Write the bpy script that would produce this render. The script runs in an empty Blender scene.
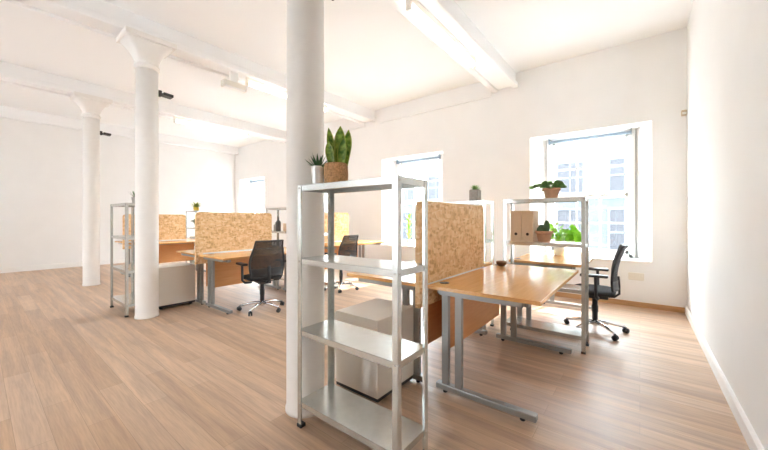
import bpy, bmesh, math, random
from mathutils import Vector, Matrix
random.seed(7)
scene = bpy.context.scene
COL = scene.collection
PI = math.pi
V = Vector

# ------------------------------------------------------------------ materials
def new_mat(name):
    m = bpy.data.materials.new(name); m.use_nodes = True
    nt = m.node_tree
    return m, nt, nt.nodes['Principled BSDF'], nt.links
def simple(name, col, rough=.5, metal=0., spec=.5, noise=0., nscale=30., bump=0.):
    m, nt, b, L = new_mat(name)
    b.inputs['Base Color'].default_value = (*col, 1)
    b.inputs['Roughness'].default_value = rough
    b.inputs['Metallic'].default_value = metal
    b.inputs['Specular IOR Level'].default_value = spec
    if noise or bump:
        tc = nt.nodes.new('ShaderNodeTexCoord')
        n = nt.nodes.new('ShaderNodeTexNoise'); n.inputs['Scale'].default_value = nscale; n.inputs['Detail'].default_value = 4
        L.new(tc.outputs['Object'], n.inputs['Vector'])
        if noise:
            r = nt.nodes.new('ShaderNodeValToRGB')
            r.color_ramp.elements[0].position = .3; r.color_ramp.elements[1].position = .7
            r.color_ramp.elements[0].color = (*[c*(1-noise) for c in col], 1)
            r.color_ramp.elements[1].color = (*[min(1, c*(1+noise*.6)) for c in col], 1)
            L.new(n.outputs['Fac'], r.inputs['Fac']); L.new(r.outputs['Color'], b.inputs['Base Color'])
        if bump:
            bp = nt.nodes.new('ShaderNodeBump'); bp.inputs['Strength'].default_value = bump; bp.inputs['Distance'].default_value = .004
            L.new(n.outputs['Fac'], bp.inputs['Height']); L.new(bp.outputs['Normal'], b.inputs['Normal'])
    return m
def emis(name, col, s):
    m, nt, b, L = new_mat(name)
    b.inputs['Base Color'].default_value = (*col, 1)
    b.inputs['Emission Color'].default_value = (*col, 1); b.inputs['Emission Strength'].default_value = s
    return m
def glass(name):
    m, nt, b, L = new_mat(name)
    out = nt.nodes['Material Output']
    tr = nt.nodes.new('ShaderNodeBsdfTransparent'); tr.inputs['Color'].default_value = (.96, .98, .98, 1)
    gl = nt.nodes.new('ShaderNodeBsdfGlossy'); gl.inputs['Roughness'].default_value = .02
    mx = nt.nodes.new('ShaderNodeMixShader'); mx.inputs['Fac'].default_value = .06
    L.new(tr.outputs[0], mx.inputs[1]); L.new(gl.outputs[0], mx.inputs[2]); L.new(mx.outputs[0], out.inputs['Surface'])
    nt.nodes.remove(b)
    return m
def plank_floor():
    m, nt, b, L = new_mat('oak_plank_flooring')
    N = nt.nodes.new
    tc = N('ShaderNodeTexCoord')
    br = N('ShaderNodeTexBrick')
    br.offset = .37; br.inputs['Scale'].default_value = 1
    br.inputs['Brick Width'].default_value = 1.25; br.inputs['Row Height'].default_value = .135
    br.inputs['Mortar Size'].default_value = .0012; br.inputs['Mortar Smooth'].default_value = .3
    br.inputs['Color1'].default_value = (0, 0, 0, 1); br.inputs['Color2'].default_value = (1, 1, 1, 1)
    br.inputs['Mortar'].default_value = (.3, .3, .3, 1); br.inputs['Bias'].default_value = 0
    L.new(tc.outputs['Object'], br.inputs['Vector'])
    base = N('ShaderNodeValToRGB')
    e = base.color_ramp.elements
    e[0].color = (.53, .355, .232, 1); e[1].color = (.64, .46, .325, 1)
    L.new(br.outputs['Color'], base.inputs['Fac'])
    # grain, stretched along the boards (X)
    mp = N('ShaderNodeMapping'); mp.inputs['Scale'].default_value = (.42, 7.5, 1)
    L.new(tc.outputs['Object'], mp.inputs['Vector'])
    n1 = N('ShaderNodeTexNoise'); n1.inputs['Scale'].default_value = 2.2; n1.inputs['Detail'].default_value = 6; n1.inputs['Distortion'].default_value = .6
    L.new(mp.outputs['Vector'], n1.inputs['Vector'])
    r1 = N('ShaderNodeValToRGB'); r1.color_ramp.elements[0].position = .36; r1.color_ramp.elements[1].position = .66
    r1.color_ramp.elements[0].color = (.74, .73, .75, 1); r1.color_ramp.elements[1].color = (1.10, 1.09, 1.06, 1)
    L.new(n1.outputs['Fac'], r1.inputs['Fac'])
    mul = N('ShaderNodeMixRGB'); mul.blend_type = 'MULTIPLY'; mul.inputs['Fac'].default_value = .85
    L.new(base.outputs['Color'], mul.inputs['Color1']); L.new(r1.outputs['Color'], mul.inputs['Color2'])
    mp2 = N('ShaderNodeMapping'); mp2.inputs['Scale'].default_value = (4, 70, 1)
    L.new(tc.outputs['Object'], mp2.inputs['Vector'])
    n2 = N('ShaderNodeTexNoise'); n2.inputs['Scale'].default_value = 1.6; n2.inputs['Detail'].default_value = 5
    L.new(mp2.outputs['Vector'], n2.inputs['Vector'])
    r2 = N('ShaderNodeValToRGB'); r2.color_ramp.elements[0].position = .35; r2.color_ramp.elements[1].position = .6
    r2.color_ramp.elements[0].color = (.84, .83, .83, 1); r2.color_ramp.elements[1].color = (1.05, 1.05, 1.05, 1)
    L.new(n2.outputs['Fac'], r2.inputs['Fac'])
    mul2 = N('ShaderNodeMixRGB'); mul2.blend_type = 'MULTIPLY'; mul2.inputs['Fac'].default_value = .6
    L.new(mul.outputs['Color'], mul2.inputs['Color1']); L.new(r2.outputs['Color'], mul2.inputs['Color2'])
    dk = N('ShaderNodeMixRGB'); dk.inputs['Color2'].default_value = (.22, .15, .10, 1)
    fm = N('ShaderNodeMath'); fm.operation = 'MULTIPLY'; fm.inputs[1].default_value = .55
    L.new(br.outputs['Fac'], fm.inputs[0]); L.new(fm.outputs[0], dk.inputs['Fac'])
    L.new(mul2.outputs['Color'], dk.inputs['Color1']); L.new(dk.outputs['Color'], b.inputs['Base Color'])
    rr = N('ShaderNodeMapRange'); rr.inputs['To Min'].default_value = .36; rr.inputs['To Max'].default_value = .5
    L.new(n1.outputs['Fac'], rr.inputs['Value']); L.new(rr.outputs[0], b.inputs['Roughness'])
    b.inputs['Specular IOR Level'].default_value = .55
    return m
def osb():
    m, nt, b, L = new_mat('strand_board')
    N = nt.nodes.new
    tc = N('ShaderNodeTexCoord')
    ns = N('ShaderNodeTexNoise'); ns.inputs['Scale'].default_value = 7; ns.inputs['Detail'].default_value = 2
    L.new(tc.outputs['Object'], ns.inputs['Vector'])
    def chips(scale, rot, seed):
        mp = N('ShaderNodeMapping'); mp.inputs['Scale'].default_value = scale; mp.inputs['Rotation'].default_value = (rot, 0, 0); mp.inputs['Location'].default_value = (seed, seed, 0)
        ad = N('ShaderNodeMixRGB'); ad.blend_type = 'ADD'; ad.inputs['Fac'].default_value = .06
        L.new(tc.outputs['Object'], ad.inputs['Color1']); L.new(ns.outputs['Color'], ad.inputs['Color2'])
        L.new(ad.outputs['Color'], mp.inputs['Vector'])
        v = N('ShaderNodeTexVoronoi'); v.inputs['Scale'].default_value = 1
        L.new(mp.outputs['Vector'], v.inputs['Vector'])
        return v
    v1 = chips((12, 17, 46), .5, 3.1); v2 = chips((12, 18, 45), -.75, 9.7); v3 = chips((12, 56, 19), .2, 1.2)
    sw = N('ShaderNodeTexNoise'); sw.inputs['Scale'].default_value = 17; sw.inputs['Detail'].default_value = 1
    L.new(tc.outputs['Object'], sw.inputs['Vector'])
    t = N('ShaderNodeValToRGB'); t.color_ramp.interpolation = 'CONSTANT'; t.color_ramp.elements[1].position = .5
    L.new(sw.outputs['Fac'], t.inputs['Fac'])
    s1 = N('ShaderNodeSeparateColor'); s2 = N('ShaderNodeSeparateColor'); s3 = N('ShaderNodeSeparateColor')
    for v, s in ((v1, s1), (v2, s2), (v3, s3)): L.new(v.outputs['Color'], s.inputs['Color'])
    mx = N('ShaderNodeMixRGB'); L.new(t.outputs['Color'], mx.inputs['Fac']); L.new(s1.outputs['Red'], mx.inputs['Color1']); L.new(s2.outputs['Red'], mx.inputs['Color2'])
    mx2 = N('ShaderNodeMixRGB'); mx2.inputs['Fac'].default_value = .35
    L.new(mx.outputs['Color'], mx2.inputs['Color1']); L.new(s3.outputs['Green'], mx2.inputs['Color2'])
    r = N('ShaderNodeValToRGB'); e = r.color_ramp.elements
    e[0].position = .1; e[0].color = (.56, .32, .13, 1); e[1].position = .9; e[1].color = (.90, .68, .42, 1)
    k = e.new(.32); k.color = (.74, .465, .215, 1); k = e.new(.6); k.color = (.84, .565, .295, 1)
    L.new(mx2.outputs['Color'], r.inputs['Fac']); L.new(r.outputs['Color'], b.inputs['Base Color'])
    b.inputs['Roughness'].default_value = .6
    return m
def woodgrain(name, c1, c2, rough, axis='Y'):
    m, nt, b, L = new_mat(name)
    N = nt.nodes.new
    tc = N('ShaderNodeTexCoord'); mp = N('ShaderNodeMapping')
    mp.inputs['Scale'].default_value = (14, 1.2, 14) if axis == 'Y' else ((14, 14, 1.2) if axis == 'Z' else (1.2, 14, 14))
    L.new(tc.outputs['Object'], mp.inputs['Vector'])
    n = N('ShaderNodeTexNoise'); n.inputs['Scale'].default_value = 3; n.inputs['Detail'].default_value = 5; n.inputs['Distortion'].default_value = .4
    L.new(mp.outputs['Vector'], n.inputs['Vector'])
    r = N('ShaderNodeValToRGB'); r.color_ramp.elements[0].position = .3; r.color_ramp.elements[1].position = .7
    r.color_ramp.elements[0].color = (*c1, 1); r.color_ramp.elements[1].color = (*c2, 1)
    L.new(n.outputs['Fac'], r.inputs['Fac']); L.new(r.outputs['Color'], b.inputs['Base Color'])
    b.inputs['Roughness'].default_value = rough
    return m
def galv():
    m, nt, b, L = new_mat('galvanised_steel')
    N = nt.nodes.new
    tc = N('ShaderNodeTexCoord'); n = N('ShaderNodeTexNoise'); n.inputs['Scale'].default_value = 24; n.inputs['Detail'].default_value = 3
    L.new(tc.outputs['Object'], n.inputs['Vector'])
    r = N('ShaderNodeValToRGB'); r.color_ramp.elements[0].position = .3; r.color_ramp.elements[1].position = .7
    r.color_ramp.elements[0].color = (.62, .64, .62, 1); r.color_ramp.elements[1].color = (.69, .71, .69, 1)
    L.new(n.outputs['Fac'], r.inputs['Fac']); L.new(r.outputs['Color'], b.inputs['Base Color'])
    b.inputs['Metallic'].default_value = .78; b.inputs['Roughness'].default_value = .27
    return m
def netting():
    m, nt, b, L = new_mat('black_netting')
    N = nt.nodes.new
    out = nt.nodes['Material Output']
    b.inputs['Base Color'].default_value = (.018, .018, .02, 1); b.inputs['Roughness'].default_value = .6
    tr = N('ShaderNodeBsdfTransparent'); mx = N('ShaderNodeMixShader')
    tc = N('ShaderNodeTexCoord')
    ck = N('ShaderNodeTexVoronoi'); ck.inputs['Scale'].default_value = 230
    L.new(tc.outputs['Object'], ck.inputs['Vector'])
    r = N('ShaderNodeMath'); r.operation = 'GREATER_THAN'; r.inputs[1].default_value = .29
    L.new(ck.outputs['Distance'], r.inputs[0])
    L.new(r.outputs[0], mx.inputs['Fac']); L.new(tr.outputs[0], mx.inputs[1]); L.new(b.outputs[0], mx.inputs[2])
    L.new(mx.outputs[0], out.inputs['Surface'])
    return m
def leafmat(name, c1, c2, rough=.4, scale=18):
    m, nt, b, L = new_mat(name)
    N = nt.nodes.new
    tc = N('ShaderNodeTexCoord'); n = N('ShaderNodeTexNoise'); n.inputs['Scale'].default_value = scale; n.inputs['Detail'].default_value = 3
    L.new(tc.outputs['Object'], n.inputs['Vector'])
    r = N('ShaderNodeValToRGB'); r.color_ramp.elements[0].position = .35; r.color_ramp.elements[1].position = .65
    r.color_ramp.elements[0].color = (*c1, 1); r.color_ramp.elements[1].color = (*c2, 1)
    L.new(n.outputs['Fac'], r.inputs['Fac']); L.new(r.outputs['Color'], b.inputs['Base Color'])
    b.inputs['Roughness'].default_value = rough
    return m

M = dict(
    wall=simple('wall_paint', (.87, .865, .855), .75, noise=.015, nscale=3, bump=.05),
    ceil=simple('ceiling_paint', (.90, .90, .90), .8),
    colp=simple('column_paint', (.84, .815, .78), .55, noise=.02, nscale=12),
    white=simple('white_gloss', (.88, .87, .85), .4),
    frame=simple('window_frame_paint', (.90, .90, .89), .4),
    floor=plank_floor(), osb=osb(),
    beech=woodgrain('beech_desktop', (.69, .36, .125), (.79, .44, .17), .17),
    beech_edge=woodgrain('beech_edge', (.60, .28, .075), (.68, .34, .11), .4),
    beech_panel=woodgrain('beech_panel', (.60, .255, .075), (.67, .31, .105), .4, 'Y'),
    skirt=woodgrain('oak_skirting', (.45, .25, .11), (.58, .34, .16), .45, 'X'),
    galv=galv(),
    silver=simple('silver_powder_coat', (.34, .34, .325), .38, .55),
    chrome=simple('chrome', (.82, .82, .83), .12, 1.),
    black=simple('black_plastic', (.022, .022, .024), .42),
    fabric=simple('black_fabric', (.018, .018, .02), .85, bump=.3, nscale=300),
    net=netting(),
    ped=simple('cream_steel', (.78, .735, .665), .45),
    cork=simple('cork', (.50, .27, .12), .85, noise=.45, nscale=90, bump=.5),
    terra=simple('terracotta', (.60, .33, .195), .8, noise=.12, nscale=25),
    zinc=simple('pale_zinc', (.80, .81, .81), .35, .35),
    concrete=simple('grey_concrete', (.36, .34, .31), .9, noise=.15, nscale=40),
    kraft=simple('kraft_board', (.72, .55, .38), .8, noise=.04, nscale=60),
    soil=simple('soil', (.06, .04, .03), .95),
    leaf_dark=leafmat('dark_green_leaf', (.035, .09, .035), (.09, .19, .07)),
    leaf_mid=leafmat('mid_green_leaf', (.16, .36, .09), (.36, .56, .19)),
    leaf_bright=leafmat('bright_green_leaf', (.24, .55, .03), (.45, .75, .10)),
    leaf_snake=leafmat('banded_green_leaf', (.10, .23, .03), (.42, .58, .11), .35, 40),
    leaf_edge=leafmat('yellow_green_leaf', (.30, .38, .06), (.46, .50, .12), .4),
    cactus=leafmat('cactus_skin', (.05, .11, .05), (.10, .19, .09), .6),
    yellow=simple('mustard_glaze', (.72, .48, .05), .35),
    brown=simple('brown_wicker', (.22, .11, .05), .8, noise=.4, nscale=120),
    greybox=simple('pale_grey_board', (.56, .54, .51), .7),
    darkglass=simple('dark_grey_glaze', (.09, .095, .10), .3),
    beige=simple('beige_plastic', (.62, .50, .36), .5),
    offwhite=simple('off_white_plastic', (.80, .76, .68), .45),
    tube=emis('fluorescent_tube', (1, .985, .97), 1.5),
    glass=glass('window_glass'),
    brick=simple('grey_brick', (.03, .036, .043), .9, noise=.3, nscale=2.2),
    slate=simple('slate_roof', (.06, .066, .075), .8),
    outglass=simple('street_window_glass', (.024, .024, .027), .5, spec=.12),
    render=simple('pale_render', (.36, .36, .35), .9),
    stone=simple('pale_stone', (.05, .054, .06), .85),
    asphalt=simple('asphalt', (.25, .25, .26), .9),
    blind=simple('blue_grey_blind', (.26, .33, .40), .7),
    bark=simple('bark', (.16, .12, .09), .9),
)

# ------------------------------------------------------------------ mesh helpers
class B:
    """collects geometry for ONE mesh object"""
    def __init__(s): s.bm = bmesh.new()
    def box(s, x0, x1, y0, y1, z0, z1, bev=0., mi=0, seg=2, mat=None):
        t = bmesh.new(); bmesh.ops.create_cube(t, size=1)
        bmesh.ops.scale(t, vec=(x1-x0, y1-y0, z1-z0), verts=t.verts)
        if bev: bmesh.ops.bevel(t, geom=t.edges[:], offset=bev, segments=seg, affect='EDGES', profile=.5)
        bmesh.ops.translate(t, vec=((x0+x1)/2, (y0+y1)/2, (z0+z1)/2), verts=t.verts)
        if mat is not None: bmesh.ops.transform(t, matrix=mat, verts=t.verts)
        s._add(t, mi); return s
    def _add(s, t, mi=0, smooth=False):
        for f in t.faces: f.material_index = mi; f.smooth = smooth
        me = bpy.data.meshes.new('tmp'); t.to_mesh(me); t.free(); s.bm.from_mesh(me); bpy.data.meshes.remove(me)
    def lathe(s, prof, n=32, c=(0, 0, 0), mi=0, cap0=True, cap1=True, smooth=True, sx=1, sy=1):
        t = bmesh.new(); rings = []
        for r, z in prof:
            rings.append([t.verts.new((c[0]+sx*r*math.cos(2*PI*i/n), c[1]+sy*r*math.sin(2*PI*i/n), c[2]+z)) for i in range(n)])
        for a, b in zip(rings, rings[1:]):
            for i in range(n): t.faces.new((a[i], a[(i+1) % n], b[(i+1) % n], b[i]))
        if cap0: t.faces.new(rings[0][::-1])
        if cap1: t.faces.new(rings[-1])
        bmesh.ops.recalc_face_normals(t, faces=t.faces)
        s._add(t, mi, smooth); return s
    def tube(s, pts, r, n=10, mi=0, closed=False, flat=1., rads=None):
        pts = [V(p) for p in pts]; t = bmesh.new(); rings = []; m = len(pts)
        prev = None
        for i, p in enumerate(pts):
            if closed: d = (pts[(i+1) % m]-pts[i-1]).normalized()
            else: d = (pts[min(i+1, m-1)]-pts[max(i-1, 0)]).normalized()
            if prev is None:
                u = d.cross(V((0, 0, 1)));
                if u.length < 1e-3: u = d.cross(V((1, 0, 0)))
                u.normalize()
            else:
                u = (prev - d*prev.dot(d)).normalized()
            prev = u; w = d.cross(u); rr = rads[i] if rads else r
            rings.append([t.verts.new(p+u*rr*math.cos(2*PI*k/n)+w*rr*flat*math.sin(2*PI*k/n)) for k in range(n)])
        prs = list(zip(rings, rings[1:])) + ([(rings[-1], rings[0])] if closed else [])
        for a, b in prs:
            for i in range(n): t.faces.new((a[i], a[(i+1) % n], b[(i+1) % n], b[i]))
        if not closed: t.faces.new(rings[0][::-1]); t.faces.new(rings[-1])
        bmesh.ops.recalc_face_normals(t, faces=t.faces)
        s._add(t, mi, True); return s
    def cyl(s, p0, p1, r, n=20, mi=0): 
        return s.tube([p0, p1], r, n, mi)
    def prism(s, poly, axis, a0, a1, mi=0):
        """poly: 2-D outline, extruded along axis"""
        t = bmesh.new()
        def P(u, v, w): return {'X': (w, u, v), 'Y': (u, w, v), 'Z': (u, v, w)}[axis]
        A = [t.verts.new(P(u, v, a0)) for u, v in poly]; Bv = [t.verts.new(P(u, v, a1)) for u, v in poly]
        t.faces.new(A[::-1]); t.faces.new(Bv); n = len(poly)
        for i in range(n): t.faces.new((A[i], A[(i+1) % n], Bv[(i+1) % n], Bv[i]))
        bmesh.ops.recalc_face_normals(t, faces=t.faces)
        s._add(t, mi); return s
    def quad(s, *pts, mi=0):
        f = s.bm.faces.new([s.bm.verts.new(p) for p in pts]); f.material_index = mi; return s
    def grid(s, fn, nu, nv, mi=0, thick=0.):
        t = bmesh.new(); vs = [[t.verts.new(fn(i/nu, j/nv)) for j in range(nv+1)] for i in range(nu+1)]
        for i in range(nu):
            for j in range(nv): t.faces.new((vs[i][j], vs[i+1][j], vs[i+1][j+1], vs[i][j+1]))
        if thick: bmesh.ops.solidify(t, geom=t.faces[:], thickness=thick)
        bmesh.ops.recalc_face_normals(t, faces=t.faces)
        s._add(t, mi, True); return s
    def leaf(s, base, direction, length, width, droop=0., up=(0, 0, 1), mi=0, n=6, thick=.0016, fold=.12, shape='lance', edge_mi=None):
        """one blade, thickened"""
        d = V(direction).normalized(); base = V(base); upv = V(up)
        side = d.cross(upv)
        if side.length < 1e-3: side = d.cross(V((1, 0, 0)))
        side.normalize(); nrm = side.cross(d).normalized()
        t = bmesh.new(); rows = []
        for i in range(n+1):
            q = i/n
            if shape == 'lance': w = width*(.55+.45*math.sin(PI*min(q*1.15, 1)))*(1-q**4) if q < 1 else 0
            elif shape == 'oval': w = width*math.sin(PI*(.06+.94*q))**.8 if q < 1 else 0
            elif shape == 'blade': w = width*min(1, .62+.5*q)*max(0, 1-max(0, (q-.5)/.5)**1.9)**.85
            elif shape == 'spike': w = width*(1-q)**.7
            else: w = width
            w = max(w, width*.03)
            c = base+d*length*q - V((0, 0, 1))*droop*length*q*q
            rows.append((c, side*w*.5, nrm*fold*w))
        vs = [[t.verts.new(c-sd+f), t.verts.new(c-sd*.72+f*.5), t.verts.new(c), t.verts.new(c+sd*.72+f*.5), t.verts.new(c+sd+f)] if False else
              [t.verts.new(c-sd+f), t.verts.new(c-sd*.75+f*.6), t.verts.new(c), t.verts.new(c+sd*.75+f*.6), t.verts.new(c+sd+f)] for c, sd, f in rows]
        for a, b in zip(vs, vs[1:]):
            for k in range(4):
                fc = t.faces.new((a[k], a[k+1], b[k+1], b[k]))
                fc.material_index = edge_mi if (edge_mi is not None and k in (0, 3)) else mi
        g = bmesh.ops.solidify(t, geom=t.faces[:], thickness=thick)
        for f in t.faces: f.smooth = True
        me = bpy.data.meshes.new('tmp'); t.to_mesh(me); t.free(); s.bm.from_mesh(me); bpy.data.meshes.remove(me)
        return s
    def obj(s, name, mats, parent=None, loc=None):
        me = bpy.data.meshes.new(name); s.bm.to_mesh(me); s.bm.free()
        for m in (mats if isinstance(mats, (list, tuple)) else [mats]): me.materials.append(m)
        o = bpy.data.objects.new(name, me); COL.objects.link(o)
        if parent is not None: o.parent = parent
        if loc is not None: o.location = loc
        return o

def tag(o, label=None, cat=None, group=None, kind=None):
    if label: o['label'] = label
    if cat: o['category'] = cat
    if group: o['group'] = group
    if kind: o['kind'] = kind
    return o
def thing(name, label, cat, loc=(0, 0, 0), rz=0., group=None):
    o = bpy.data.objects.new(name, None); o.empty_display_size = .1; COL.objects.link(o)
    o.location = loc; o.rotation_euler = (0, 0, rz)
    return tag(o, label, cat, group)
def dup(root, loc, rz=0., label=None, group=None):
    r = root.copy(); COL.objects.link(r); r.location = loc; r.rotation_euler = (0, 0, rz)
    if label: r['label'] = label
    if group: r['group'] = group
    for ch in [o for o in bpy.data.objects if o.parent == root]:
        c = ch.copy(); COL.objects.link(c); c.parent = r
        for g in [o for o in bpy.data.objects if o.parent == ch]:
            d = g.copy(); COL.objects.link(d); d.parent = c
    return r
def struct(b, name, m): return tag(b.obj(name, m), kind='structure')

# ------------------------------------------------------------------ the room
XR, XL, YB, YF, ZC = .466, -10.96, 5.584, -3.2, 3.62
YO = 6.03                                     # outer face of the window wall
ZS, ZT = .62, 2.5                             # window sill and head
WIN = [(-1.396, .126), (-4.474, -2.969), (-7.56, -6.05), (-10.65, -9.14)]
SPL = .2                                      # splay of the reveals
struct(B().box(XL-.2, XR+.2, YF-.3, YO, -.12, 0), 'floor', M['floor'])
struct(B().box(XL-.2, XR+.2, YF-.3, YO, ZC, ZC+.2), 'ceiling', M['ceil'])
struct(B().box(XR, XR+.2, YF-.3, YO, 0, ZC), 'wall_right', M['wall'])
struct(B().box(XL-.2, XL, YF-.3, YO, 0, ZC), 'wall_left', M['wall'])

def pierced_wall(name, yi, yo, holes, z0, z1, splay, mat):
    b = B()
    xs = [XL] + sorted([v for h in holes for v in h]) + [XR]
    for y, sh in ((yi, 0), (yo, splay)):
        hs = [(a+sh, c-sh) for a, c in holes]
        xs = [XL] + sorted([v for h in hs for v in h]) + [XR]
        for x0, x1 in zip(xs, xs[1:]):
            if (x0, x1) in hs:
                b.quad((x0, y, 0), (x1, y, 0), (x1, y, z0), (x0, y, z0)); b.quad((x0, y, z1), (x1, y, z1), (x1, y, ZC), (x0, y, ZC))
            else: b.quad((x0, y, 0), (x1, y, 0), (x1, y, ZC), (x0, y, ZC))
    for a, c in holes:
        I = [(a, yi, z0), (c, yi, z0), (c, yi, z1), (a, yi, z1)]
        O = [(a+splay, yo, z0), (c-splay, yo, z0), (c-splay, yo, z1), (a+splay, yo, z1)]
        for k in range(4): b.quad(I[k], I[(k+1) % 4], O[(k+1) % 4], O[k])
    bmesh.ops.remove_doubles(b.bm, verts=b.bm.verts, dist=1e-5)
    return struct(b, name, mat)
pierced_wall('wall_back', YB, YO, WIN, ZS, ZT, SPL, M['wall'])
FILL_OPENINGS = [(-8.3, -7.85), (-3.85, -3.35)]  # unseen openings added behind the camera to fill the shaded side
pierced_wall('wall_front', YF, YF-.3, FILL_OPENINGS, .62, 2.6, .05, M['wall'])

# raised plaster band along the head of the window wall
struct(B().box(-4.52, -2.02, YB-.035, YB, 3.31, ZC, .004), 'trim_1', M['wall'])
struct(B().box(-7.55, -4.93, YB-.035, YB, 3.31, ZC, .004), 'trim_2', M['wall'])
# skirtings
struct(B().box(XL, XR-.02, YB-.018, YB, .0, .07, .004), 'baseboard_back', M['skirt'])
struct(B().prism([(XR-.018, 0), (XR, 0), (XR, .10), (XR-.008, .10), (XR-.018, .085)], 'Y', YF, YB), 'baseboard_right', M['white'])
struct(B().prism([(XL+.018, 0), (XL, 0), (XL, .12), (XL+.008, .12), (XL+.018, .105)], 'Y', YF, YB), 'baseboard_left', M['white'])

# sash windows: frame, glazing, blind rail
def window(n, a, c):
    x0, x1 = a+SPL, c-SPL; y = 5.96
    root = bpy.data.objects.new('window_%d' % n, None); COL.objects.link(root); root['kind'] = 'structure'
    f = B()
    f.box(x0-.02, x0+.055, y-.06, y+.05, ZS, ZT, .004); f.box(x1-.055, x1+.02, y-.06, y+.05, ZS, ZT, .004)
    f.box(x0, x1, y-.06, y+.05, ZS-.01, ZS+.06, .004); f.box(x0, x1, y-.06, y+.05, ZT-.05, ZT+.01, .004)
    f.obj('window_frame', M['frame'], root)
    zm = 1.53
    def sash(z0, z1, yy, rows, cols):
        s = B()
        s.box(x0+.05, x0+.095, yy-.018, yy+.018, z0, z1, .003); s.box(x1-.095, x1-.05, yy-.018, yy+.018, z0, z1, .003)
        s.box(x0+.05, x1-.05, yy-.018, yy+.018, z0, z0+.05, .003); s.box(x0+.05, x1-.05, yy-.018, yy+.018, z1-.045, z1, .003)
        xa, xb = x0+.095, x1-.095
        for k in range(1, cols):
            xx = xa+(xb-xa)*k/cols; s.box(xx-.011, xx+.011, yy-.014, yy+.014, z0+.045, z1-.04)
        for k in range(1, rows):
            zz = z0+.05+(z1-z0-.095)*k/rows; s.box(xa-.005, xb+.005, yy-.013, yy+.013, zz-.014, zz+.014)
        so = s.obj('sash', M['frame'], root)
        g = B(); g.box(xa-.01, xb+.01, yy-.003, yy+.003, z0+.04, z1-.035); g.obj('pane', M['glass'], so)
    sash(ZS+.06, zm+.045, y-.022, 2, 3); sash(zm, ZT-.05, y+.02, 2, 3)
    sill = B(); sill.box(a+.02, c-.02, YB-.02, y-.05, ZS-.025, ZS+.005, .004); sill.obj('window_sill', M['white'], root)
    bl = B(); bl.cyl((x0+.03, y-.11, ZT-.06), (x1-.03, y-.11, ZT-.06), .022, 16)
    bl.box(x0+.02, x0+.03, y-.135, y-.06, ZT-.085, ZT-.0); bl.box(x1-.03, x1-.02, y-.135, y-.06, ZT-.085, ZT-.0)
    bl.obj('blind_roller', M['blind'], root)
for n, (a, c) in enumerate(WIN): window(n+1, a, c)

# ------------------------------------------------------------------ columns and beams
CX = [-1.672, -4.73, -7.76]; CY = 1.31
for X in CX + [-10.79]:
    xc = X-.12
    b = B().box(xc-.17, xc+.17, YF, YB, 3.44, ZC+.02)
    b.box(xc-.21, xc-.12, YF, YB, 3.37, 3.45, .012); b.box(xc+.12, xc+.21, YF, YB, 3.37, 3.45, .012)
    b.box(xc-.13, xc+.13, YF, YB, 3.41, 3.46)
    struct(b, 'beam', M['ceil'])
collab = ['round white column nearest the camera, behind the empty steel shelving',
          'round white column between the shelving and the cream drawer unit on the left',
          'round white column standing alone near the far left wall']
for X, lab in zip(CX, collab):
    t = thing('column', lab, 'column', (X, CY, 0), 0, 'row of round white columns'); t['kind'] = 'thing'
    R = .118
    B().lathe([(R+.006, 0), (R+.006, .02), (R, .035), (R, 1.5), (R*.97, 3.02)], 48).obj('shaft', M['colp'], t)
    c = B().lathe([(R*.97, 3.0), (R*1.12, 3.02), (R*1.12, 3.05), (R*1.0, 3.065)], 48)
    # flaring capital: round at the neck, square slab at the top
    tb = bmesh.new(); rings = []; nseg = 48
    for q in [0, .2, .4, .6, .75, .88, 1]:
        z = 3.05+.26*q; ring = []
        for i in range(nseg):
            a = 2*PI*i/nseg; ca, sa = math.cos(a), math.sin(a)
            hx, hy = R*.95+.07*q**2, R*.95+.13*q**2
            e = 2+8*q
            rr = (abs(ca/hx)**e+abs(sa/hy)**e)**(-1/e)
            ring.append(tb.verts.new((rr*ca, rr*sa, z)))
        rings.append(ring)
    for p, r in zip(rings, rings[1:]):
        for i in range(nseg): tb.faces.new((p[i], p[(i+1) % nseg], r[(i+1) % nseg], r[i]))
    tb.faces.new(rings[-1]); tb.faces.new(rings[0][::-1]); bmesh.ops.recalc_face_normals(tb, faces=tb.faces)
    c._add(tb, 0, True)
    c.box(-.20, .20, -.26, .26, 3.305, 3.37, .012)
    c.obj('capital', M['colp'], t)
spotlab = ['small black spotlight high on the column nearest the camera', 'small black spotlight high on the column beside the cream drawer unit', 'small black spotlight high on the column near the far left wall']
for X, lab in zip(CX, spotlab):
    t = thing('spotlight', lab, 'spotlight', (X+.02, CY+.114, 2.745), 0, 'black column spotlights')
    B().box(-.03, .03, -.004, .03, -.02, .05, .004).cyl((0, .02, .02), (0, .07, .02), .01).obj('bracket', M['black'], t)
    B().box(-.055, .055, .04, .15, -.0, .035, .006, mat=Matrix.Rotation(math.radians(-4), 4, 'X')).obj('lamp_head', M['black'], t)

# ------------------------------------------------------------------ fluorescent lights
flab = ['fluorescent batten light under the beam above the nearest desks', 'fluorescent batten light under the beam of the middle column', 'fluorescent batten light under the beam of the column near the far left wall']
for k, (X, y0, y1) in enumerate([(-1.80, 2.66, 4.27), (-4.80, 2.62, 4.26), (-7.86, 2.66, 4.34)]):
    t = thing('fluorescent_light', flab[k], 'ceiling light', (X, (y0+y1)/2, 3.30), 0, 'fluorescent battens under the beams')
    h = (y1-y0)/2
    B().box(-.03, .03, -h, h, .045, .11, .006).obj('housing', M['offwhite'], t)
    B().cyl((0, -h+.03, .0), (0, h-.03, .0), .026, 16).obj('tube', M['tube'], t)
    for sgn in (-1, 1):
        B().box(-.03, .03, sgn*(h-.015)-.018, sgn*(h-.015)+.018, -.035, .05, .006).obj('end_cap', M['offwhite'], t)
t = thing('emergency_light', 'pale flat emergency light box under the middle beam before the fluorescent light', 'emergency light', (-4.75, 2.40, 3.17))
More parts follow.
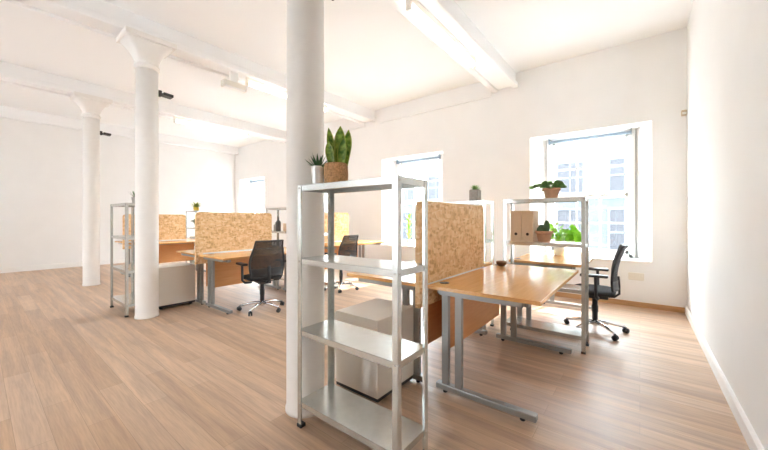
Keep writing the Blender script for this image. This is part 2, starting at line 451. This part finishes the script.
B().box(-.055, .055, -.17, .17, -.05, .05, .01).obj('casing', M['offwhite'], t)
B().box(-.045, .058, -.15, .15, -.055, -.03, .006).obj('diffuser', M['white'], t)
B().box(-.02, .02, -.06, .06, .05, .24).obj('mounting', M['white'], t)
t = thing('alarm_sensor', 'small beige alarm sensor in the upper corner beside the right wall', 'sensor', (.44, YB-.03, 2.53))
B().box(-.03, .024, -.03, .028, -.035, .035, .008).obj('casing', M['beige'], t)
B().box(-.022, .016, -.036, -.028, -.024, .004, .003).obj('lens', M['white'], t)
t = thing('wall_vent', 'pale vent grille low on the wall under the right window', 'vent', (-.04, YB-.001, .41))
v = B().box(-.085, .085, -.012, 0, -.05, .05, .003)
for k in range(5): v.box(-.075, .075, -.018, -.01, -.036+.016*k, -.029+.016*k)
v.obj('grille', M['offwhite'], t)

# ------------------------------------------------------------------ steel shelving
SW, SD, SH = .712, .259, 1.39
LEVELS = (.15, .56, .97, 1.39)
def make_shelving(label, loc):
    t = thing('shelving_unit', label, 'shelving unit', loc, 0, 'galvanised shelving units')
    w, d = SW/2, SD/2; th = .0022; pw = .030
    for sx in (-1, 1):
        for sy in (-1, 1):
            x, y = sx*w, sy*d
            p = B()
            p.box(min(x, x-sx*pw), max(x, x-sx*pw), min(y, y-sy*th), max(y, y-sy*th), .012, SH)
            p.box(min(x, x-sx*th), max(x, x-sx*th), min(y, y-sy*pw), max(y, y-sy*pw), .012, SH)
            for lz in LEVELS:
                p.cyl((x-sx*.015, y+sy*.002, lz-.016), (x-sx*.015, y-sy*.004, lz-.016), .005, 8)
                p.cyl((x+sx*.002, y-sy*.015, lz-.016), (x-sx*.004, y-sy*.015, lz-.016), .005, 8)
            po = p.obj('post', M['galv'], t)
            c = B().box(min(x+sx*.004, x-sx*(pw+.003)), max(x+sx*.004, x-sx*(pw+.003)), min(y+sy*.004, y-sy*(pw+.003)), max(y+sy*.004, y-sy*(pw+.003)), 0, .02, .003)
            c.obj('foot', M['black'], po)
    for lz in LEVELS:
        s = B(); g = .0032
        s.box(-w+g, w-g, -d+g, d-g, lz-.003, lz, 0)
        s.box(-w+g, w-g, -d+g, -d+g+.002, lz-.032, lz); s.box(-w+g, w-g, d-g-.002, d-g, lz-.032, lz)
        s.box(-w+g, -w+g+.002, -d+g, d-g, lz-.032, lz); s.box(w-g-.002, w-g, -d+g, d-g, lz-.032, lz)
        s.box(-w+g, w-g, -d+g, -d+.022, lz-.033, lz-.031); s.box(-w+g, w-g, d-.022, d-g, lz-.033, lz-.031)
        s.obj('shelf', M['galv'], t)
    return t
YR = 3.337+SD/2
shA = (-.838-SW/2, 1.157+SD/2)
shelfA = make_shelving('large empty steel shelving unit nearest the camera with two plants on top', (*shA, 0))
for loc, lab in [((-.378-SW/2, YR, 0), 'steel shelving unit before the right window holding two kraft box files'),
                 ((-1.635, YR, 0), 'steel shelving unit with a grey square planter on top, behind the large strand board'),
                 ((-5.245, 1.265, 0), 'steel shelving unit left of the middle column, beside the far cream drawer unit'),
                 ((-5.06, YR, 0), 'steel shelving unit with dark bottles behind the middle strand board'),
                 ((-4.22, YR, 0), 'steel shelving unit mostly hidden behind the nearest column'),
                 ((-8.72, YR, 0), 'steel shelving unit with a yellow potted plant on top, between two strand boards')]:
    dup(shelfA, loc, 0, lab)

# ------------------------------------------------------------------ desks
DZ, DW, DL = .745, .742, 1.40
def make_desk(label, loc, side):
    """side +1: the desk lies to +X of the dividing board, legs' columns next to the board"""
    t = thing('desk', label, 'desk', loc, 0, 'beech desks in facing pairs')
    s = side
    def bx(b, u0, u1, y0, y1, z0, z1, bev=0., mi=0):     # u measured from the board outwards
        return b.box(min(s*u0, s*u1), max(s*u0, s*u1), y0, y1, z0, z1, bev, mi)
    top = bx(B(), .029, DW, 0, DL, DZ-.024, DZ, .002)
    to = top.obj('desktop', M['beech'], t)
    for gy in (.14, DL-.14):
        B().lathe([(.034, 0), (.034, .003), (.027, .004), (.024, .001)], 24, (s*.085, gy, DZ)).obj('cable_grommet', M['black'], t)
    for ly in (.085, DL-.115):
        f = B()
        for u in (.118, .215): bx(f, u-.025, u+.025, ly, ly+.032, .05, DZ-.055, .004)
        bx(f, .05, .70, ly-.006, ly+.044, .022, .062, .006)
        bx(f, .06, .66, ly-.006, ly+.040, DZ-.066, DZ-.025, .003)
        lf = f.obj('leg_frame', M['silver'], t)
        for u in (.11, .62):
            B().lathe([(.012, 0), (.016, .004), (.016, .016), (.008, .024)], 12, (s*u, ly+.02, 0)).obj('levelling_foot', M['black'], lf)
    r = bx(B(), .30, .34, .12, DL-.12, DZ-.064, DZ-.026, .002)
    bx(r, .10, .64, .0305, .075, DZ-.060, DZ-.025, .002)
    r.obj('support_rail', M['silver'], t)
    bx(B(), .075, .093, .145, DL-.145, .26, DZ-.026, .001).obj('modesty_panel', M['beech_panel'], t)
    return t
SCR = [-1.167, -4.673, -8.094]; Y1 = 1.916; Y2 = 3.66
deskR = make_desk('clear glossy beech desk right of the large strand board, nearest the right wall', (SCR[0], Y1, 0), 1)
deskL = make_desk('beech desk behind the nearest shelving, above the cream drawer unit', (SCR[0], Y1, 0), -1)
dup(deskR, (SCR[1], Y1-.05, 0), 0, 'beech desk in front of which the left black chair stands').scale.z = .96
dup(deskL, (SCR[1], Y1-.05, 0), 0, 'beech desk corner above the cream drawer unit beside the middle column').scale.z = .96
dup(deskR, (SCR[2], Y1-.05, 0), 0, 'beech desk right of the farthest strand board, behind the middle column').scale.z = .96
dup(deskL, (SCR[2], Y1-.05, 0), 0, 'beech desk left of the farthest strand board, seen through the left shelving').scale.z = .96
dup(deskR, (SCR[0], Y2, 0), 0, 'sunlit beech desk by the right window, behind the shelving with box files')
dup(deskR, (SCR[1], Y2, 0), 0, 'sunlit desk by the windows where the farthest black chair stands')

def make_screen(label, loc):
    t = thing('desk_screen', label, 'desk divider', loc, 0, 'strand board desk dividers')
    L, z0, z1, th, R = 1.14, .60, 1.318, .0155, .055
    pts = []
    for cy, cz, a0 in ((R, z1-R, PI), (L-R, z1-R, PI/2)):
        for k in range(7):
            a = a0-k*PI/12
            pts.append((cy+R*math.cos(a), cz+R*math.sin(a)))
    pts += [(L, z0), (0, z0)]
    b = B().prism(pts, 'X', -th, th)
    b.obj('board', M['osb'], t)
    for s in (-1, 1):
        B().box(min(s*th, s*(th+.012)), max(s*th, s*(th+.012)), .09, L-.02, DZ-.035, DZ+.006, .002).obj('clamp_rail', M['zinc'], t)
    return t
scr = make_screen('large pale strand board divider nearest the camera, behind the empty shelving', (SCR[0], 1.835, 0))
dup(scr, (SCR[1], 1.835, 0), 0, 'strand board divider behind the left black chair').scale.z = .975
dup(scr, (SCR[2], 1.835, 0), 0, 'strand board divider behind the middle column, farthest from the camera').scale.z = .975
dup(scr, (SCR[1], 3.60, 0), 0, 'strand board divider by the windows, glimpsed through the nearest shelving')

# ------------------------------------------------------------------ drawer pedestals
def make_pedestal(label, loc):
    t = thing('drawer_pedestal', label, 'drawer unit', loc, 0, 'cream drawer pedestals')
    w, d, h = .40, .46, .55
    B().box(-w+.018, 0, 0, d, .05, h, .004).obj('body', M['ped'], t)
    z = .065
    for hh in (.145, .145, .165):
        do = B().box(-w, -w+.0175, .006, d-.006, z, z+hh, .003).obj('drawer', M['ped'], t)
        B().box(-w-.012, -w, d/2-.06, d/2+.06, z+hh-.035, z+hh-.022, .003).obj('handle', M['silver'], do)
        z += hh+.008
    B().box(-w+.02, -.003, .004, d-.004, .028, .05).obj('plinth', M['black'], t)
    for x in (-w+.05, -.045):
        for y in (.05, d-.05):
            B().cyl((x-.014, y, .019), (x+.014, y, .019), .019, 14).box(x-.01, x+.01, y-.01, y+.01, .019, .045).obj('caster', M['black'], t)
    return t
pedA = make_pedestal('cream drawer unit on casters behind the nearest shelving', (-1.305, 1.585, 0))
dup(pedA, (-4.92, 1.475, 0), 0, 'cream drawer unit beside the middle column')

# ------------------------------------------------------------------ office chairs (facing -X at rotation 0)
def make_chair(label, loc, rz):
    t = thing('office_chair', label, 'chair', loc, rz, 'black mesh office chairs')
    # star base
    b = B().lathe([(.03, .062), (.036, .075), (.034, .105), (.028, .12)], 20)
    tips = []
    for k in range(5):
        a = 2*PI*k/5+.35; ca, sa = math.cos(a), math.sin(a)
        b.tube([(.02*ca, .02*sa, .098), (.14*ca, .14*sa, .092), (.285*ca, .285*sa, .062)], .02, 10, rads=[.021, .018, .013])
        tips.append((.285*ca, .285*sa, a))
    bo = b.obj('star_base', M['chrome'], t)
    for x, y, a in tips:
        c = B(); ax = V((-math.sin(a+.6), math.cos(a+.6), 0))
        for s in (-1, 1): c.cyl(V((x, y, .026))+ax*s*.006, V((x, y, .026))+ax*s*.022, .026, 16)
        c.cyl((x, y, .03), (x, y, .062), .008, 10)
        c.obj('caster', M['black'], bo)
    B().lathe([(.027, .10), (.027, .20), (.031, .205), (.031, .27), (.026, .275), (.026, .36)], 20).obj('gas_column', M['black'], t)
    m = B().box(-.10, .12, -.07, .07, .355, .395, .008); m.cyl((.02, .06, .372), (.02, .20, .372), .006, 8)
    m.box(.0, .04, .17, .22, .366, .378, .004)
    m.obj('mechanism', M['black'], t)
    # cushion
    s = B(); 
    def cush(u, v):
        a = 2*PI*u; e = 4; hx, hy = .205, .22
        ca, sa = math.cos(a), math.sin(a)
        rr = (abs(ca/hx)**e+abs(sa/hy)**e)**(-1/e)
        ph = PI*(v-.5); k = math.copysign(abs(math.cos(ph))**.35, math.cos(ph)); z = math.copysign(abs(math.sin(ph))**.8, math.sin(ph))
        x = rr*ca*k
        return (x-.02, rr*sa*k, 0.435+.03*z - (.03*max(0, (-x-.12)/.1)**2))
    s.grid(cush, 48, 14)
    bmesh.ops.remove_doubles(s.bm, verts=s.bm.verts, dist=1e-5)
    s.obj('seat', M['fabric'], t)
    # backrest
    def bk(yv, z):     # yv in -1..1, z 0..1
        w = .225*(1-.10*z**3)*(.86+.14*math.sin(PI*min(1, z*1.1+.1)))
        x = .200+.075*z**1.25-.05*math.sin(PI*z)*.5 - .045*(yv**2)
        return V((x, yv*w, .475+.44*z))
    fr = B(); N = 15; rim = []
    for k in range(N): rim.append(bk(-1+2*k/(N-1), 0.))
    for k in range(1, N): rim.append(bk(1, k/(N-1)))
    for k in range(1, N): rim.append(bk(1-2*k/(N-1), 1.))
    for k in range(1, N-1): rim.append(bk(-1, 1-k/(N-1)))
    fr.tube(rim, .013, 8, closed=True)
    bo = fr.obj('backrest', M['black'], t)
    B().grid(lambda u, v: bk(-.97+1.94*u, .01+.98*v), 16, 16).obj('netting', M['net'], bo)
    lb = B(); lb.grid(lambda u, v: bk(-.96+1.92*u, .02+.20*v)+V((.009, 0, 0)), 12, 6, thick=.012); lb.obj('lumbar_pad', M['black'], bo)
    B().tube([(.08, 0, .375), (.17, 0, .382), (.212, 0, .42), (.212, 0, .50), (.205, 0, .60)], .022, 10, flat=.5).obj('back_support', M['black'], t)
    # arms
    for sg in (-1, 1):
        a = B().tube([(.03, sg*.15, .385), (.03, sg*.235, .39), (.02, sg*.262, .42), (.015, sg*.262, .61)], .015, 10)
        ao = a.obj('armrest', M['black'], t)
        B().box(-.12, .12, sg*.262-.036, sg*.262+.036, .61, .638, .012, seg=3).obj('arm_pad', M['black'], ao)
    return t
chair = make_chair('black mesh office chair at the middle desk, left of the nearest column', (-3.90, 2.35, 0), math.radians(-8))
dup(chair, (-.378, 4.12, 0), math.radians(3), 'black mesh office chair in profile before the right window')
dup(chair, (-3.98, 3.86, 0), math.radians(4), 'black mesh office chair by the windows, seen between the nearest shelves')

# ------------------------------------------------------------------ pots and plants
def pot_lathe(r0, r1, h, wall=.006):
    return [(r0*.9, 0), (r0, .004), (r1, h), (r1-wall, h), (r1-wall-.002, h-.012)]
def soil(h, r): return B().lathe([(r, h-.016), (r, h-.012)], 20)

# white pot with a spiky succulent, on the nearest shelving
T = LEVELS[3]
p = thing('potted_succulent', 'spiky green succulent in a small white metal pot on the nearest shelving', 'potted plant', (-1.452, 1.225, T))
po = B().lathe([(.030, 0), (.031, .004), (.036, .05), (.0365, .052), (.036, .054), (.040, .104), (.042, .107), (.038, .107), (.036, .09)], 32).obj('pot', M['zinc'], p)
soil(.105, .036).obj('soil', M['soil'], p)
b = B()
for k in range(22):
    a = k*2.399; el = .25+1.15*(k/22)
    b.leaf((.008*math.cos(a), .008*math.sin(a), .092), (math.cos(a)*math.cos(el), math.sin(a)*math.cos(el), math.sin(el)), 0.074+.02*random.random(), .026, -.05, thick=.004, shape='spike', fold=.2)
b.obj('leaves', M['leaf_dark'], p)
# cork pot with a snake plant
p = thing('snake_plant', 'tall snake plant in a round cork pot on the nearest shelving', 'potted plant', (-1.358, 1.278, T))
B().lathe([(.060, 0), (.067, .01), (.069, .06), (.066, .115), (.062, .121), (.056, .119), (.055, .10)], 36).obj('pot', M['cork'], p)
soil(.115, .056).obj('soil', M['soil'], p)
b = B()
R_ = (.785, .62)   # along the shelf front, for the spread
for (u, v, lean, ln, w, yaw) in [(-.028, .006, -.12, .235, .052, .45), (-.030, -.02, -.16, .15, .056, -.2), (.006, -.004, .03, .24, .074, .1), (.030, .01, .13, .225, .062, .4), (.020, -.024, .08, .165, .07, -.3), (-.008, .024, -.03, .18, .05, .9), (.036, -.012, .16, .12, .046, .1)]:
    u += .012
    bx_, by_ = u*.785+v*-.62, u*.62+v*.785
    d = V((lean*.785, lean*.62, 1)); upv = V((-.62*-1*math.cos(yaw), -.785*math.cos(yaw), 0))+V((.785*math.sin(yaw), .62*math.sin(yaw), 0))
    b.leaf((bx_, by_, .095), d, ln, w, 0, up=upv, thick=.005, n=10, fold=.16, mi=0, edge_mi=1, shape='blade')
b.obj('leaves', [M['leaf_snake'], M['leaf_edge']], p)
# trailing plant in terracotta on the right shelving
p = thing('trailing_plant', 'leafy trailing plant in a terracotta pot on top of the right shelving', 'potted plant', (-.672, YR, T))
B().lathe(pot_lathe(.052, .074, .10)+[], 32).lathe([(.074, .078), (.079, .08), (.079, .102), (.073, .102)], 32, cap0=False, cap1=False).obj('pot', M['terra'], p)
soil(.105, .066).obj('soil', M['soil'], p)
b = B()
for k in range(64):
    a = random.uniform(0, 2*PI); rr = random.uniform(.01, .09); z = .105+random.uniform(-.01, .065)*(1-rr/.14)
    b.leaf((rr*math.cos(a)*1.1, rr*math.sin(a)*.9, z), (math.cos(a)+random.uniform(-.4, .4), math.sin(a)+random.uniform(-.4, .4), random.uniform(-.1, .7)), .052, .054, .2, up=(random.uniform(-1, 1), random.uniform(-1.2, .3), random.uniform(.1, 1)), thick=.003, shape='oval', n=5)
for k in range(9):
    q = k/8; x = -.06-.10*q; z = .125+.01*math.sin(q*3)-.02*q
    b.leaf((x, -.02+.02*math.sin(k*2.), z), (-.6, math.cos(k*2.1), .35), .046, .042, .2, up=(.2, -1, .5), thick=.003, shape='oval', n=5)
b.tube([(-.03, -.01, .10), (-.08, -.015, .125), (-.165, -.02, .11)], .003, 6)
b.obj('leaves', M['leaf_mid'], p)
# cactus in terracotta
T2 = LEVELS[2]
p = thing('potted_cactus', 'dark green cactus in a terracotta pot beside the kraft box files', 'potted plant', (-.735, YR-.01, T2))
B().lathe(pot_lathe(.054, .074, .105), 32).lathe([(.073, .082), (.079, .084), (.079, .108), (.073, .108)], 32, cap0=False, cap1=False).obj('pot', M['terra'], p)
soil(.108, .066).obj('soil', M['soil'], p)
b = B()
def ribbed(cx, cy, z0, r, h):
    def fn(u, v):
        a = 2*PI*u; ph = PI*v
        rr = r*math.sin(ph)**.7*(1+.10*math.cos(11*a))
        return (cx+rr*math.cos(a), cy+rr*math.sin(a), z0+h*(1-math.cos(ph))/2)
    b.grid(fn, 66, 14)
ribbed(-.02, 0, .085, .032, .085); ribbed(.022, .005, .085, .024, .125); ribbed(-.045, .01, .085, .022, .06); ribbed(.005, -.03, .085, .022, .06)
b.obj('stems', M['cactus'], p)
# bright bushy plant in a white pot on the sunlit desk
p = thing('bushy_plant', 'bright green bushy plant in a white pot on the sunlit window desk', 'potted plant', (-.79, 4.53, DZ))
B().lathe([(.05, 0), (.056, .005), (.066, .12), (.061, .12), (.059, .1)], 32).obj('pot', M['white'], p)
soil(.115, .059).obj('soil', M['soil'], p)
b = B()
for k in range(60):
    a = random.uniform(0, 2*PI); el = random.uniform(.1, 1.4); L_ = random.uniform(.10, .24)
    tip = V((math.cos(a)*math.cos(el)*L_*1.05, math.sin(a)*math.cos(el)*L_*1.05, .14+math.sin(el)*L_*1.1))
    b.tube([(0, 0, .105), tip*.5+V((0, 0, .07)), tip], .0022, 5)
    b.leaf(tip, (math.cos(a+random.uniform(-.7, .7)), math.sin(a+random.uniform(-.7, .7)), random.uniform(-.2, .5)), .095, .072, .3, up=(random.uniform(-1, 1), random.uniform(-1.2, .3), random.uniform(.1, 1)), thick=.002, shape='oval', n=5)
b.obj('leaves', M['leaf_bright'], p)
# grey square planter with a small succulent
p = thing('square_planter', 'small succulent in a grey square planter on top of shelving', 'potted plant', (-1.435, YR-.02, T))
q = B().box(-.05, .05, -.05, .05, 0, .125, .006); q.obj('pot', M['concrete'], p)
B().box(-.042, .042, -.042, .042, .124, .128).obj('soil', M['soil'], p)
b = B()
for k in range(26):
    a = k*2.399; el = .35+1.1*(k/26)
    b.leaf((.014*math.cos(a), .014*math.sin(a), .122), (math.cos(a)*math.cos(el), math.sin(a)*math.cos(el), math.sin(el)), .065, .022, 0, thick=.004, shape='spike', fold=.2)
b.obj('leaves', M['leaf_mid'], p)
# little plant on the same unit's second shelf
p = thing('potted_herb', 'little green plant in a terracotta pot behind the edge of the large strand board', 'potted plant', (-1.375, YR, T2))
B().lathe(pot_lathe(.034, .045, .075), 28).obj('pot', M['terra'], p)
b = B()
for k in range(26):
    a = k*2.399; el = .2+1.2*random.random()
    b.leaf((.01*math.cos(a), .01*math.sin(a), .06), (math.cos(a)*math.cos(el), math.sin(a)*math.cos(el), math.sin(el)), .07, .028, .2, thick=.002, shape='oval', n=5)
b.obj('leaves', M['leaf_mid'], p)
# upright plant on the sill of the middle window
p = thing('window_plant', 'tall bright green plant standing in the window behind the nearest shelving', 'potted plant', (-3.86, 5.74, ZS+.005))
B().lathe([(.055, 0), (.06, .005), (.07, .12), (.065, .12), (.063, .1)], 28).obj('pot', M['white'], p)
b = B()
for k in range(20):
    a = k*2.399; h_ = .12+.5*k/20
    b.leaf((.008*math.cos(a), .008*math.sin(a), h_), (math.cos(a)*.55, math.sin(a)*.55, .9), .17, .05, .25, thick=.002, shape='lance', n=6)
b.cyl((0, 0, .08), (0, 0, .62), .006, 8)
b.obj('leaves', M['leaf_bright'], p)
# yellow pot
p = thing('yellow_planter', 'spiky plant in a mustard yellow pot on top of far shelving', 'potted plant', (-8.72, YR-.02, T))
B().lathe([(.04, 0), (.06, .02), (.066, .06), (.056, .10), (.05, .10), (.048, .085)], 28).obj('pot', M['yellow'], p)
b = B()
for k in range(24):
    a = k*2.399; el = .3+1.0*(k/24)
    b.leaf((.015*math.cos(a), .015*math.sin(a), .085), (math.cos(a)*math.cos(el), math.sin(a)*math.cos(el), math.sin(el)), .22, .045, .3, thick=.003, shape='lance', n=6)
b.obj('leaves', M['leaf_edge'], p)
# dark plant on its second shelf
p = thing('leafy_plant', 'dark green plant in a grey pot on the second shelf below the yellow pot', 'potted plant', (-8.66, YR-.02, T2))
B().lathe(pot_lathe(.05, .065, .10), 24).obj('pot', M['concrete'], p)
b = B()
for k in range(34):
    a = k*2.399; el = .3+1.2*random.random()
    b.leaf((.015*math.cos(a), .015*math.sin(a), .085), (math.cos(a)*math.cos(el), math.sin(a)*math.cos(el), math.sin(el)), .16+.1*random.random(), .05, .25, thick=.002, shape='oval', n=5)
b.obj('leaves', M['leaf_dark'], p)
# plant on the left shelving beside the middle column
p = thing('small_aloe', 'dark green aloe on the shelving left of the middle column', 'potted plant', (-5.035, 1.275, T))
B().lathe(pot_lathe(.036, .046, .08), 24).obj('pot', M['concrete'], p)
b = B()
for k in range(18):
    a = k*2.399; el = .7+.8*(k/18)
    b.leaf((.01*math.cos(a), .01*math.sin(a), .068), (math.cos(a)*math.cos(el), math.sin(a)*math.cos(el), math.sin(el)), .105, .02, 0, thick=.004, shape='spike', fold=.2)
b.obj('leaves', M['leaf_dark'], p)

# ------------------------------------------------------------------ small things
def box_file(label, x):
    t = thing('box_file', label, 'file box', (x, 3.365, T2), 0, 'kraft box files')
    w, d, h = .104, .215, .305
    b = B()
    b.prism([(0, 0), (d, 0), (d, h), (d-.02, h), (0, h)], 'X', -w/2, w/2)
    bo = b.obj('box', M['kraft'], t)
    B().cyl((0, -.0015, .075), (0, .002, .075), .014, 20).obj('finger_hole', M['soil'], t)
    B().box(-w/2-.001, w/2+.001, -.001, d, h-.03, h+.001, .001).obj('lid', M['kraft'], t)
box_file('kraft box file at the shelf end, next to the shelving post', -.975); box_file('kraft box file next to the terracotta cactus pot', -.866)
t = thing('round_bowl', 'small brown wicker bowl at the far end of the glossy desk', 'bowl', (-1.04, 3.13, DZ))
B().lathe([(.028, 0), (.040, .012), (.049, .032), (.047, .045), (.042, .045), (.04, .028), (.028, .012)], 28).obj('bowl', M['brown'], t)
t = thing('storage_box', 'pale grey storage box on the third shelf beneath the yellow pot', 'box', (-8.70, YR-.015, LEVELS[1]))
B().box(-.16, .16, -.10, .10, 0, .17, .004).obj('box', M['greybox'], t)
B().box(-.165, .165, -.105, .105, .155, .19, .004).obj('lid', M['greybox'], t)
def bottle(name, label, x, y, r, h, m):
    o = B().lathe([(r*.92, 0), (r, .006), (r, h*.6), (r*.85, h*.7), (r*.38, h*.8), (r*.36, h*.97), (r*.42, h)], 20).obj(name, m, None, (x, y, T2))
    tag(o, label, 'bottle' if name == 'bottle' else 'vase', 'dark bottles on the shelf')
bottle('bottle', 'taller dark grey bottle behind the end of the middle strand board', -5.17, YR-.03, .046, .25, M['darkglass'])
bottle('bottle', 'shorter grey bottle behind the end of the middle strand board', -5.29, YR, .042, .16, M['concrete'])
o = B().lathe([(.035, 0), (.05, .01), (.052, .14), (.047, .14), (.044, .02)], 20).obj('beaker', M['kraft'], None, (-4.95, YR-.02, T2))
tag(o, 'tan cup beside the dark bottles on the shelf', 'cup')

# ------------------------------------------------------------------ the street outside
struct(B().box(-60, 40, YO+.02, 60, -.9, -.8), 'ground', M['asphalt'])
def house(label, x0, x1, y, basem, wallm):
    t = thing('building', label, 'building', ((x0+x1)/2, y, -.8))
    w = (x1-x0)/2; d = 6
    B().box(-w, w, 0, d, 0, 2.72).obj('lower_wall', basem, t)
    B().box(-w, w, .03, d, 2.72, 5.2).box(-w, w, -.05, .05, 2.70, 2.80).obj('upper_wall', wallm, t)
    B().prism([(-.2, 5.2), (d+.3, 5.2), (d/2, 6.0)], 'X', -w, w).obj('roof', M['slate'], t)
    n = max(2, int((x1-x0)/1.5))
    for z, hh in ((.75, 1.55), (2.95, 1.05)):
        for k in range(n):
            xc = -w+(k+.5)*(2*w)/n; f = B()
            f.box(xc-.47, xc+.47, -.06, .04, z-.08, z); f.box(xc-.47, xc-.40, -.04, .04, z, z+hh); f.box(xc+.40, xc+.47, -.04, .04, z, z+hh)
            f.box(xc-.47, xc+.47, -.04, .04, z+hh, z+hh+.08); f.box(xc-.40, xc+.40, -.035, .04, z+hh/2-.03, z+hh/2+.03); f.box(xc-.02, xc+.02, -.035, .04, z, z+hh)
            fo = f.obj('window', M['stone'], t)
            B().box(xc-.40, xc+.40, -.015, .035, z, z+hh).obj('pane', M['outglass'], fo)
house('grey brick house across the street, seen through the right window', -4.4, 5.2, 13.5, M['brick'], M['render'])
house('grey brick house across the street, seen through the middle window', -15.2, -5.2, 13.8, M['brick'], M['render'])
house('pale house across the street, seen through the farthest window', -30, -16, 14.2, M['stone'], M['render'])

# ------------------------------------------------------------------ light
w = bpy.data.worlds.new('sky'); scene.world = w; w.use_nodes = True
nt = w.node_tree; bg = nt.nodes['Background']
bg.inputs['Color'].default_value = (.84, .925, 1.0, 1); bg.inputs['Strength'].default_value = 9.0
def portal(x0, x1, y, z0, z1, out):
    l = bpy.data.lights.new('window_portal', 'AREA'); l.shape = 'RECTANGLE'; l.size = x1-x0; l.size_y = z1-z0
    l.cycles.is_portal = True
    o = bpy.data.objects.new('window_portal', l); COL.objects.link(o)
    o.location = ((x0+x1)/2, y, (z0+z1)/2); o.rotation_euler = (math.radians(-90 if out > 0 else 90), 0, 0)
for a, c in WIN: portal(a+SPL, c-SPL, YO+.03, ZS, ZT, 1)
for a, c in FILL_OPENINGS: portal(a+.05, c-.05, YF-.33, .62, 2.6, -1)  # sky portals for the added fill openings
s = bpy.data.lights.new('sun', 'SUN'); s.energy = 4.5; s.angle = math.radians(1.2); s.color = (1, .96, .90)
so = bpy.data.objects.new('sun', s); COL.objects.link(so)
so.rotation_euler = V((-.22, -.70, -.72)).to_track_quat('-Z', 'Y').to_euler()

# ------------------------------------------------------------------ camera
cam = bpy.data.cameras.new('camera'); co = bpy.data.objects.new('camera', cam); COL.objects.link(co)
cam.sensor_width = 36; cam.lens = 323.8*36/768; cam.shift_y = -6.6/768; cam.clip_start = .02
co.location = (0, 0, 1.2); co.rotation_euler = (PI/2, 0, math.radians(38.32))
scene.camera = co
scene.view_settings.view_transform = 'Standard'; scene.view_settings.look = 'None'
scene.view_settings.gamma = 1; scene.view_settings.use_curve_mapping = False
scene.view_settings.exposure = 2.35
scene.cycles.use_denoising = True
scene.cycles.max_bounces = 14; scene.cycles.diffuse_bounces = 8; scene.cycles.transparent_max_bounces = 16
scene.cycles.sample_clamp_indirect = 12
